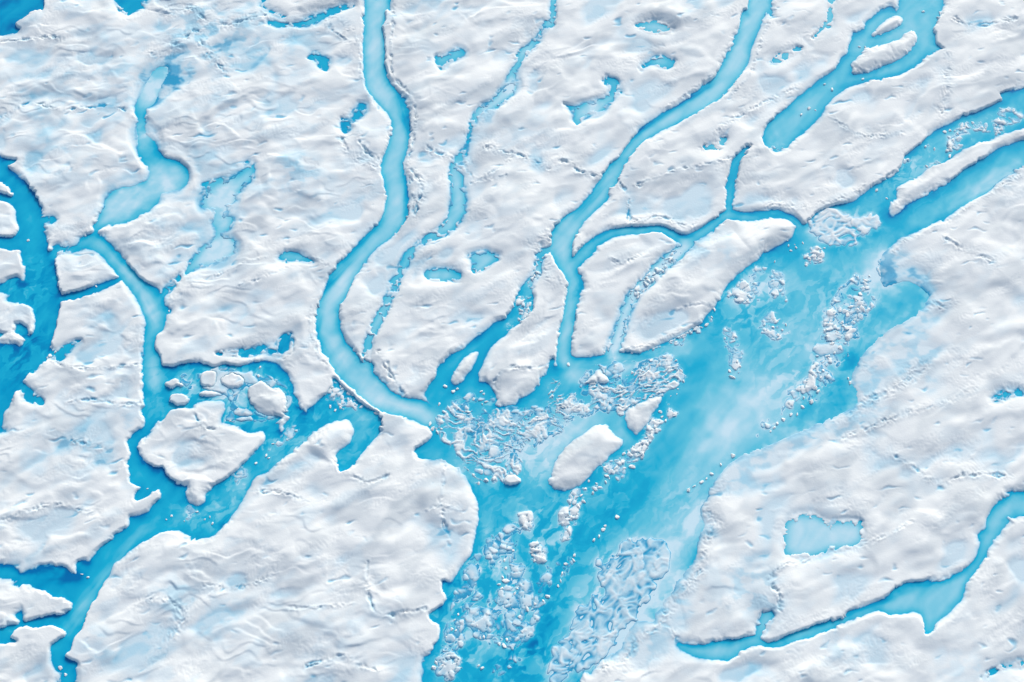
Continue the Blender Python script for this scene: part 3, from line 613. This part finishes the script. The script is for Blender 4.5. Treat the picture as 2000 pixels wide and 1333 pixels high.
# ------------------------------------------------------------------ ice: sheet and islands
land = s > 0
lab = components(land)
ids, cnt = np.unique(lab[lab >= 0], return_counts=True)
small = set(int(i) for i, c in zip(ids, cnt) if c * STEP * STEP < 12)
if small:
    kill = np.isin(lab, list(small))
    h[kill] = -.5; lab[kill] = -1
dil = lab.copy()
for _ in range(3):
    for ax, sh in ((0, 1), (0, -1), (1, 1), (1, -1)):
        r = np.roll(dil, sh, ax)
        dil = np.where(dil < 0, r, dil)
hmax = np.maximum(np.maximum(h[:-1, :-1], h[1:, :-1]), np.maximum(h[:-1, 1:], h[1:, 1:]))
faces_ok = hmax > -.22
flab = dil[:-1, :-1]
flab = np.where(flab < 0, dil[1:, 1:], flab); flab = np.where(flab < 0, dil[1:, :-1], flab); flab = np.where(flab < 0, dil[:-1, 1:], flab)
#LABELS
SEEDS = [
 (388,873,'ice_island','ice island','broad angular ice island with a round knob at its lower tip, among the left channels'),
 (1140,894,'ice_island','ice island','large smooth oval ice island standing in the turquoise confluence'),
 (1000,938,'ice_floe','ice floe','little flat floe at the lower rim of the swirled slush'),
 (1252,809,'ice_island','ice island','teardrop ice island close above the right end of the large oval one'),
 (525,785,'ice_island','ice island','rounded scalloped ice block right of the broad angular island'),
 (352,783,'ice_floe','ice floe','small kidney shaped floe just above the broad angular island'),
 (341,750,'ice_floe','ice floe','small flat floe at the upper left of the left slush basin'),
 (1165,740,'ice_floe','ice floe','white triangular floe on top of the crumpled brash field'),
 (907,720,'ice_island','ice island','narrow upright ice island in the short channel between two ice tongues'),
 (1617,683,'ice_floe','ice floe','low pale floe at the upper end of the broken ice belt'),
 (1400,540,'ice_island','ice island','long smooth ice island with rounded right end above the wide river'),
 (1180,580,'ice_island','ice island','grey crested ice island between the second river and the crushed ice crack'),
 (1820,350,'ice_island','ice island','long thin white ice ridge reaching in from the right edge to a blunt tip'),
 (455,745,'ice_floe','ice floe','flat floe in the left basin, between the notched floe and the scalloped block'),
 (412,771,'ice_floe','ice floe','thin sliver of ice over the flat top of the broad angular island'),
 (475,806,'ice_floe','ice floe','low floe wedged between the broad angular island and the scalloped block'),
 (1727,106,'ice_island','ice island','long curved ice island in the upper right channel, the larger of two'),
 (1735,51,'ice_island','ice island','small slim ice island in the upper right channel, the smaller of two'),
 (180,530,'ice_island','ice island','four sided ice block between the left river and its side channel'),
 (1020,670,'ice_island','ice island','drop shaped ice tongue left of the second river, with a smooth lobe below'),
 (10,368,'ice_island','ice island','uppermost small ice spit at the left edge'),
 (12,425,'ice_island','ice island','rounded grey block at the left edge, second from the top'),
 (15,515,'ice_island','ice island','ragged ice block at the left edge, third from the top'),
 (40,625,'ice_island','ice island','ragged lowest and largest ice block at the left edge of the deep left river'),
 (30,664,'ice_floe','ice floe','half drowned grey floe under the ragged block at the left edge'),
 (408,742,'ice_floe','ice floe','small notched floe below the big ice plate in the left basin'),
 (553,830,'ice_floe','ice floe','petal shaped floe under the pointed ice headland by the left river bend'),
]
comps = {}
for i, c in zip(ids, cnt):
    if int(i) in small: continue
    ys, xs = np.nonzero(lab == i)
    border = xs.min() <= 1 or ys.min() <= 1 or xs.max() >= NX - 2 or ys.max() >= NY - 2
    comps[int(i)] = (c * STEP * STEP, border, xs.mean() * STEP + X0, ys.mean() * STEP + Y0)
def lookup(px, py):
    x, y = gnd(px, py)
    return int(lab[int(round((y - Y0) / STEP)), int(round((x - X0) / STEP))])
seedmap = {}
for px, py, name, cat, label in SEEDS:
    k = lookup(px, py)
    if k in comps and not comps[k][1] and k not in seedmap: seedmap[k] = (name, cat, label)
def to_pixel(x, y):  # ground point back to image pixels through the camera
    d = Vector((x, y, 0)) - cam.location
    c, sn = math.cos(TILT), math.sin(TILT)
    f = d.y * sn - d.z * c; u = d.y * c + d.z * sn
    return 1000 + d.x / f * DIST / HALF * 1000, 666.5 - u / f * DIST / HALF * 1000
for k, (area, border, cx, cy) in comps.items():
    fm = faces_ok & (flab == k)
    if not fm.any(): continue
    if not border:
        pl = components(fm); u_, c_ = np.unique(pl[pl >= 0], return_counts=True)
        fm = pl == u_[np.argmax(c_)]
    if k in seedmap: name, cat, label = seedmap[k]
    elif border: name, cat, label = 'ice_sheet', None, None
    else: name, cat, label = 'ice_floe', 'ice floe', None
    print("COMP", name, round(area), border, [round(q) for q in to_pixel(cx, cy)], label)
    o = grid_mesh(name, h, fm, {'wet': wet, 'shade_tint': shade_tint}, ICE)
    if name == 'ice_sheet': tag(o, kind='structure')
    else: tag(o, label or 'small low white ice floe in the meltwater', cat, 'ice islands standing in the meltwater')

# ------------------------------------------------------------------ broken ice and water tone
pale = np.full((NY, NX), .3, np.float32)
for i, (nm, m, low, p) in enumerate(waters): pale[body == i] = p + (.1 if low == 1 else 0)
pale = blur(pale, 1.6)
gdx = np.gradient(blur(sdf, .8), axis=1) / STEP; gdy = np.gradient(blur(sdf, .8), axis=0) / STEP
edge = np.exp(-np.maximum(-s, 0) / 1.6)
pale = pale - .34 * edge * (.3 + np.clip(gdy + .3 * gdx, 0, 1)) * (1 - soft) * (1 - .8 * lowb)  # darker water by north and east banks: depth, plus bank shadow painted in
for x, y, rx, ry, ang, dlt in TONE:
    cx, cy = gnd(x, y)
    a, b = rot(GX - cx, GY - cy, ang, rx * .2, ry * .2)
    k = np.exp(-(a * a + b * b))
    pale += (dlt * .8 if dlt > 0 else dlt * .7) * k * (.9 + .3 * fbm(a * 2.1 + 9, b * 1.7 + 4, 501, 2))
pale += .08 * fbm(GX / 13 + .5 * perlin(GX / 9, GY / 9, 6), GY / 13 + .5 * perlin(GX / 9, GY / 9, 7), 511, 3) + .07 * fbm(*rot(GX + 2*perlin(GX/11,GY/11,522), GY, 52, 16, 4), 521, 2)
pale += .5 * soft * np.exp(-np.maximum(-s, 0) / 4.5) * (.5 + .5 * wn)

# drowned ice shelves seen through the water: definite shapes with edges
SUB = [(960,1180,130,.34),(1060,1040,90,.28),(1010,900,90,.2),(900,1290,60,.30),(1020,1280,80,.28),(1200,1160,120,.24),(1130,1300,80,.25),(1470,590,90,.22),(1560,720,90,.18),(1640,600,80,.2),(1660,440,60,.2),(430,770,110,.30),(600,850,90,.2),(420,980,80,.2),(60,560,70,.2),(40,690,70,.2),(1180,960,80,.16),(1760,330,80,.2),(1350,1000,80,.12),(560,790,60,.2),(700,860,50,.15)]
region = np.zeros((NY, NX), np.float32)
for x, y, r, k in SUB:
    cx, cy = gnd(x, y); region = np.maximum(region, k * np.exp(-((GX - cx) ** 2 + (GY - cy) ** 2) / (r * .2) ** 2).astype(np.float32))
ax = GX + 3 * perlin(GX / 8, GY / 8, 531) + .8 * perlin(GX / 2, GY / 2, 533); ay = GY + 3 * perlin(GX / 8, GY / 8, 532) + .8 * perlin(GX / 2, GY / 2, 534)
sn = fbm(*rot(ax, ay, 48, 9, 5), 535, 3, .5); sn2 = fbm(*rot(ax, ay, 40, 4, 2.2), 536, 2)
pale += region * (1.1 * smooth(.02, .14, sn) + .5 * smooth(.1, .25, sn2) - .35)
fl = []
rw_x = GX + 2.4 * perlin(GX / 6, GY / 6, 601); rw_y = GY + 2.4 * perlin(GX / 6, GY / 6, 602)
slz = np.full((NY, NX), -.5, np.float32); slf = np.full((NY, NX), -1, np.int16)
ang0 = [20, -25, 30, 15, 40, 50, 70, 55, 20, 30, 40, 60, 50, 60, 55, 10, 40, 50, 50, -40, 40] + ang_extra
def plates(x, y, size, seed):
    """tilted angular lumps: distance to the cell border, random height and tilt per cell"""
    x = x / size; y = y / size
    xi = np.floor(x).astype(np.int32); yi = np.floor(y).astype(np.int32)
    R_ = np.random.RandomState(seed).rand(64, 64, 4).astype(np.float32)
    f1 = np.full(x.shape, 9, np.float32); f2 = f1.copy(); hh = np.zeros(x.shape, np.float32)
    for oy in (-1, 0, 1):
        for ox in (-1, 0, 1):
            c = R_[(yi + oy) & 63, (xi + ox) & 63]
            dx = x - (xi + ox) - c[..., 0]; dy = y - (yi + oy) - c[..., 1]
            d = np.hypot(dx, dy * 1.2)
            v = c[..., 2] + .5 * np.cos(c[..., 3] * 6.28) * dx + .5 * np.sin(c[..., 3] * 6.28) * dy
            near = d < f1
            f2 = np.where(near, f1, np.minimum(f2, d)); hh = np.where(near, v, hh); f1 = np.where(near, d, f1)
    return hh, f2 - f1
edge_n = fbm(GX / 9, GY / 9, 660, 3)
for q, (nm, P, dens, amp, sc, label) in enumerate(FIELDS):
    m = raster_poly(P)
    r = blur(m.astype(np.float32), 2.4) + .45 * edge_n * 1.0
    ins = blur(m.astype(np.float32), 2.4) > .02
    r = np.where(ins, r, 0)
    clump = fbm(GX / 8, GY / 8, 670 + q, 2)
    if q in (2, 8, 10):
        a, b = rot(rw_x, rw_y, ang0[q], sc * 1.5, sc * .8)
        rid = 1 - 2.2 * np.abs(fbm(a, b, 611 + q, 2, .55))
        hh, bd_ = plates(rw_x, rw_y, sc * 1.3, 700 + q)
        z = (.22 if q == 10 else .13) + .19 * rid + .26 * (hh - .5) + .10 * clump + .35 * (dens - .5)
        z = z * smooth(.1, .7, r)
        tex = smooth(-.2, .3, z)
    elif q in (0, 1):
        cvx = GX + 5 * perlin(GX / 13, GY / 13, 603) + 1.6 * perlin(GX / 4, GY / 4, 605); cvy = GY + 5 * perlin(GX / 13, GY / 13, 604) + 1.6 * perlin(GX / 4, GY / 4, 606)
        a, b = rot(cvx, cvy, ang0[q], sc * 1.9, sc * .62)
        rid = 1 - 2.9 * np.abs(fbm(a, b, 611 + q, 2, .55))
        lump = .5 * fbm(a * .9, b * 1.2, 640 + q, 3, .6)
        z = amp * (.8 * rid + .5 * lump + .3 * crumb2 + .35 * clump - (1.0 - dens * 1.15))
        tex = smooth(-.6, .9, rid + lump)
        hh, bd_ = plates(rw_x * .7 + GX * .3, rw_y * .7 + GY * .3, sc * .62, 700 + q)
        z = np.maximum(z, amp * .8 * (np.minimum(bd_ * 2.2, .4) + hh - 1.12 + .9 * clump))
        z = .85 * z - .09
    else:
        hh, bd_ = plates(rw_x * .6 + GX * .4, rw_y * .6 + GY * .4, sc * .75, 700 + q)
        z = amp * 1.3 * (np.minimum(bd_ * 2.2, .5) + hh - 1.28 + .75 * dens + .8 * clump)
        h2, b2 = plates(rw_x * .5 + GX * .5 + 7, rw_y * .5 + GY * .5, sc * 1.7, 760 + q)
        z = np.maximum(z * .8, amp * (np.minimum(b2 * 2, .35) + h2 - 1.22 + .6 * dens + .7 * clump))
        z = np.where((bd_ < .05) & (z < .5 * amp), np.minimum(z, -.05), z)
        tex = .8 * smooth(-.5, .5, z / amp + .2 * clump)
    z = z + 1.3 * (smooth(.2, .75, r) - 1)
    take = z > slz
    slz = np.where(take & (r > .1), z, slz)
    slf = np.where(r > .1, np.where(take | (slf < 0), q, slf), slf)
    pale += smooth(.1, .85, r) * (.05 + .42 * dens * tex) * (.3 if q in (0, 1, len(FIELDS) - 1) else 1)
pale += .30 * smooth(-.16, .0, slz) * smooth(-.2, .3, perlin(GX / 4, GY / 4, 650) + .2)
pale = np.clip(pale, 0, 1)
slz = np.where(slz > 0, slz * .85, slz)
slz = np.where(s > .15, -1, slz)                      # the fields lie in the water, not on the ice
sm = np.maximum(np.maximum(slz[:-1, :-1], slz[1:, :-1]), np.maximum(slz[:-1, 1:], slz[1:, 1:])) > -.02
sf = np.maximum(slf[:-1, :-1], slf[1:, 1:])
swet = np.clip(.55 * smooth(.25, -.05, slz) + .34 * smooth(.5, .08, slz) + .15 * smooth(-.2, .4, perlin(GX / 3, GY / 3, 655)), 0, 1)
swet = np.clip(swet + .20 * np.isin(slf, (10, 12, 13, 15, 23, 24, 25, 26)), 0, 1)
for q, (nm, P, dens, amp, sc, label) in enumerate(FIELDS):
    o = grid_mesh(nm, slz, sm & (sf == q), {'wet': swet, 'shade_tint': shade_tint * .3}, ICE)
    if o:
        tag(o, label, 'brash ice', None, 'stuff')

wm = (s < 1.2)
wmf = wm[:-1, :-1] | wm[1:, 1:] | wm[1:, :-1] | wm[:-1, 1:]
bd = body.copy()
for _ in range(6):
    for ax, sh in ((0, 1), (0, -1), (1, 1), (1, -1)):
        r = np.roll(bd, sh, ax)
        bd = np.where(bd < 0, r, bd)
bf = bd[:-1, :-1]
for i, (nm, m, low, p) in enumerate(waters):
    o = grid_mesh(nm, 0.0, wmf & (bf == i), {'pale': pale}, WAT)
    if o: tag(o, kind='structure')

# ------------------------------------------------------------------ loose ice chunks, every one an object
def chunk_mesh(seed):
    import bmesh
    r = random.Random(seed)
    bm = bmesh.new()
    pts = []
    n = r.randint(6, 8)
    asp = r.uniform(.6, .95)
    for k in range(n):
        a = 2 * math.pi * (k + r.uniform(-.3, .3)) / n
        q = r.uniform(.7, 1.05)
        pts.append((q * math.cos(a), q * asp * math.sin(a), r.uniform(-.35, -.15)))
        q *= r.uniform(.55, .9)
        pts.append((q * math.cos(a) + r.uniform(-.1, .1), q * asp * math.sin(a), r.uniform(.12, .5)))
    pts.append((r.uniform(-.2, .2), r.uniform(-.2, .2), r.uniform(.45, .75)))
    for p in pts: bm.verts.new(p)
    bmesh.ops.convex_hull(bm, input=bm.verts)
    loose = [v for v in bm.verts if not v.link_faces]
    bmesh.ops.delete(bm, geom=loose, context='VERTS')
    bmesh.ops.bevel(bm, geom=list(bm.edges), offset=.07, segments=2, affect='EDGES', profile=.6)
    bmesh.ops.subdivide_edges(bm, edges=list(bm.edges), cuts=1, use_grid_fill=True)
    for v in bm.verts:
        v.co += Vector((r.uniform(-1, 1), r.uniform(-1, 1), r.uniform(-1, 1))) * .025
    me = bpy.data.meshes.new("ice_chunk")
    bm.to_mesh(me); bm.free()
    for p in me.polygons: p.use_smooth = True
    at = me.attributes.new("wet", 'FLOAT', 'POINT')
    for i, v in enumerate(me.vertices): at.data[i].value = max(0, min(1, .35 - v.co.z * 1.6))
    me.materials.append(ICE)
    return me
def ordinal(n):
    one = ['', 'first', 'second', 'third', 'fourth', 'fifth', 'sixth', 'seventh', 'eighth', 'ninth', 'tenth', 'eleventh', 'twelfth', 'thirteenth', 'fourteenth', 'fifteenth', 'sixteenth', 'seventeenth', 'eighteenth', 'nineteenth']
    if n < 20: return one[n]
    return ['', '', 'twenty', 'thirty', 'forty'][n // 10] + '-' + one[n % 10] if n % 10 else ['', '', 'twentieth', 'thirtieth', 'fortieth'][n // 10]
VAR = [chunk_mesh(k) for k in range(10)]
CH = [ # image x, image y, size in image pixels, group index
 (1290,805,10,0),(1293,815,8,0),(1300,822,10,0),(1318,810,14,0),(1273,840,12,0),(1262,856,7,0),(1250,868,10,0),(1245,875,8,0),(1233,890,14,0),(1218,887,10,0),(1235,912,15,0),(1210,905,12,0),(1203,915,14,0),(1185,930,10,0),(1183,942,10,0),(1190,935,6,0),(1150,940,7,0),(1143,955,9,0),(1158,963,11,0),(1165,945,7,0),(1128,957,5,0),(1116,964,7,0),(1135,968,10,0),(1140,980,12,0),(1130,990,14,0),(1310,774,5,0),(1324,760,4,0),
 (1432,890,13,1),(1408,908,9,1),(1390,926,10,1),(1370,942,11,1),(1345,958,12,1),(1356,950,9,1),(1380,935,6,1),
 (1440,708,14,2),(1430,737,14,2),(1425,725,8,2),(1445,716,9,2),(1443,575,12,2),(1460,588,10,2),(1436,585,7,2),(1395,605,10,2),(1390,620,9,2),(1380,635,10,2),(1370,640,8,2),(1535,635,9,2),(1520,655,10,2),(1528,645,8,2),(1510,640,10,2),
 (1540,480,6,3),(1545,490,6,3),(1555,484,8,3),(1552,478,4,3),(1568,475,6,3),(1600,499,10,3),(1513,512,7,3),(1580,505,10,3),(1575,518,8,3),(1610,485,7,3),
 (870,755,11,4),(885,765,10,4),(893,760,8,4),(858,790,9,4),(915,775,10,4),(940,765,9,4),(950,785,10,4),(925,780,8,4),(945,770,7,4),(942,790,6,4),
 (645,795,9,5),(665,797,9,5),(655,802,7,5),(690,772,9,5),(705,784,9,5),(665,755,7,5),(735,808,12,5),(748,812,9,5),
 (925,928,9,6),(950,938,14,6),(965,935,13,6),(935,945,8,6),(845,838,12,6),(855,845,12,6),(840,828,9,6),(862,838,8,6),(915,805,12,6),(900,815,10,6),
 (1640,680,15,7),(1608,725,13,7),(1603,738,9,7),(1590,758,17,7),(1598,765,12,7),(1570,778,10,7),(1585,785,13,7),(1567,795,12,7),(1557,810,8,7),(1545,810,10,7),(1530,820,12,7),(1518,828,10,7),(1512,836,8,7),(1505,843,6,7),(1660,748,9,7),(1657,740,9,7),(1625,672,12,7),(1630,690,10,7),(1618,700,9,7),(1680,575,12,7),(1672,588,10,7),(1662,600,14,7),(1675,605,12,7),(1655,615,14,7),(1645,630,9,7),(1635,650,12,7),(1690,548,10,7),(1698,540,8,7),(1538,470,5,3),
 (1178,1035,11,8),(1182,1028,9,8),(1170,1048,10,8),(1160,1055,10,8),(1205,1010,12,8),(1122,1085,9,8),(1120,1095,10,8),(1105,1102,9,8),(1098,1120,9,8),(1095,1135,8,8),(1090,1145,8,8),
 (883,1229,11,9),(890,1232,9,9),(872,1245,6,9),(848,1305,13,9),(865,1300,11,9),(880,1315,12,9),(852,1295,9,9),(945,1245,11,9),(938,1246,8,9),(985,1262,13,9),(975,1258,10,9),(990,1250,11,9),(942,1305,11,9),(935,1300,7,9),(980,1150,10,9),(975,1142,10,9),(988,1135,14,9),(982,1128,10,9),(985,1095,9,9),(988,1110,8,9),(1045,1095,11,9),(1052,1088,9,9),(1040,1085,8,9),(1002,1075,8,9),(1070,1165,12,9),(1062,1175,11,9),(1030,1190,12,9),(1020,1235,12,9),(1028,1230,10,9),(1015,1205,10,9),(1045,1180,10,9),(925,1215,9,9),(932,1222,9,9),(895,1200,6,9),(910,1210,6,9),(888,1211,6,9),(1005,1160,9,9),(1010,1150,8,9),
 (1565,224,9,10),(1580,212,9,10),(1593,216,5,10),(1610,165,8,10),(1625,175,9,10),(1685,155,8,10),(1803,23,8,10),(1690,93,8,10),(1678,92,6,10),(1720,68,5,10),
 (1825,292,10,11),(1845,258,10,11),(1855,255,8,11),(1870,262,9,11),(1850,295,11,11),(1855,305,10,11),(1810,325,8,11),(1728,350,9,11),(1712,372,9,11),(1945,245,9,11),(1925,252,8,11),(1960,238,9,11),(1900,240,9,11),(1885,250,8,11),(1732,388,6,11),
 (365,782,6,12),(465,800,8,12),(450,822,7,12),(520,890,8,12),(525,895,7,12),(533,867,8,12),(500,905,7,12),(400,1015,6,12),(410,1010,7,12),(415,1023,7,12),(335,1008,7,12),(325,1015,5,12),(360,1018,5,12),(385,1000,6,12),(172,1128,9,12),(160,1122,7,12),(118,1305,11,12),(128,1318,9,12),(508,718,10,12),(505,735,9,12),(98,695,12,12),(108,688,8,12),(136,492,5,12),(188,560,6,12),(330,608,6,12),(288,955,6,12),(55,470,8,12),
 (1180,688,10,13),(1160,690,12,13),(1148,694,8,13),(1235,688,10,13),(1248,686,8,13),(1320,705,9,13),(1330,725,11,13),(1335,745,10,13),(1322,770,5,13),(1272,704,10,13),(1235,728,9,13),(1210,735,9,13),(1297,697,9,13),(1110,712,9,13),
]
GL = ['ice chunks trailing beside the oval island','ice lumps along the right shore','ice lumps in mid river beside the long island','specks of ice under the rounded end of the long island','ice chunks off the tips of the two tongues','ice crumbs outside the river bank by the confluence','ice blocks around the swirled slush','blocks of the right hand ice belt','short chain of ice in the deep blue river','blocks strewn over the lower river','ice bits in the upper right channel','ice bits in the upper right arm','ice bits in the left channels','ice lumps at the mouth of the second river']
LB = ['angular ice chunk in the chain beside the oval island', 'low ice lump just off the snowy right shore', 'white ice lump in pale mid river', 'tiny ice speck by the rounded end of the long island', 'white ice chunk off the tips of the ice tongues', 'small ice crumb on the outer bank of the left river', 'white ice block at the rim of the swirled slush', 'white ice block in the long right hand ice belt', 'white lump of the chain below the oval island', 'white ice block strewn over the deep lower river', 'small ice bit in the upper right channel', 'small ice bit in the upper right arm', 'small ice bit in the narrow left channels', 'white ice lump by the mouth of the second river']
for k, (px_, py_, sz, g) in enumerate(CH):
    x, y = gnd(px_, py_)
    x2, _ = gnd(px_ + 1, py_)
    o = bpy.data.objects.new("ice_chunk", VAR[k % len(VAR)])
    C.objects.link(o)
    r = sz * (x2 - x) * .5
    o.location = (float(x), float(y), .02)
    o.rotation_euler = (rnd.uniform(-.2, .2), rnd.uniform(-.2, .2), rnd.uniform(0, 6.28))
    o.scale = (r * rnd.uniform(.9, 1.25), r * rnd.uniform(.75, 1.0), r * rnd.uniform(.6, .9))
    rank = 1 + sum(1 for c in CH if c[3] == g and (c[1], c[0]) < (py_, px_)); tot = sum(1 for c in CH if c[3] == g)
    tag(o, LB[g] + ', ' + ('topmost' if rank == 1 else 'lowest' if rank == tot else ordinal(rank) + ' from the top'), 'ice chunk', GL[g])

# ------------------------------------------------------------------ the ice cap beyond the detailed ground
def far_ice():
    rings = [0, 12, 40, 110, 260, 600, 1400, 3400, 8000]
    n = 160
    V = []; F = []
    per = []
    w_, h_ = X1 - X0, (NY - 1) * STEP
    xe = gx[-1]; ye = gy[-1]
    for k in range(n):
        t = k / n * 4
        side = int(t); f = t - side
        p = [(X0 + f * (xe - X0), Y0), (xe, Y0 + f * (ye - Y0)), (xe - f * (xe - X0), ye), (X0, ye - f * (ye - Y0))][side]
        per.append(p)
    cx, cy = (X0 + xe) / 2, (Y0 + ye) / 2
    for q, d in enumerate(rings):
        for k, (x, y) in enumerate(per):
            L = math.hypot(x - cx, y - cy)
            e = -1.0 if q == 0 else d
            x_, y_ = x + (x - cx) / L * e, y + (y - cy) / L * e
            z = 1.56 if q == 0 else 1.58 + min(1, d / 110) * (1.4 * math.sin(x_ * .021 + 1) * math.cos(y_ * .027) + .6 * math.sin(x_ * .07 + y_ * .05))
            V.append((x_, y_, z))
    for q in range(len(rings) - 1):
        for k in range(n):
            a, b = q * n + k, q * n + (k + 1) % n
            F.append((a, a + n, b + n, b))
    me = bpy.data.meshes.new("ground"); me.from_pydata(V, [], F)
    me.update()
    for p in me.polygons: p.use_smooth = True
    me.materials.append(ICE)
    o = bpy.data.objects.new("ground", me); C.objects.link(o)
    tag(o, kind='structure')
far_ice()
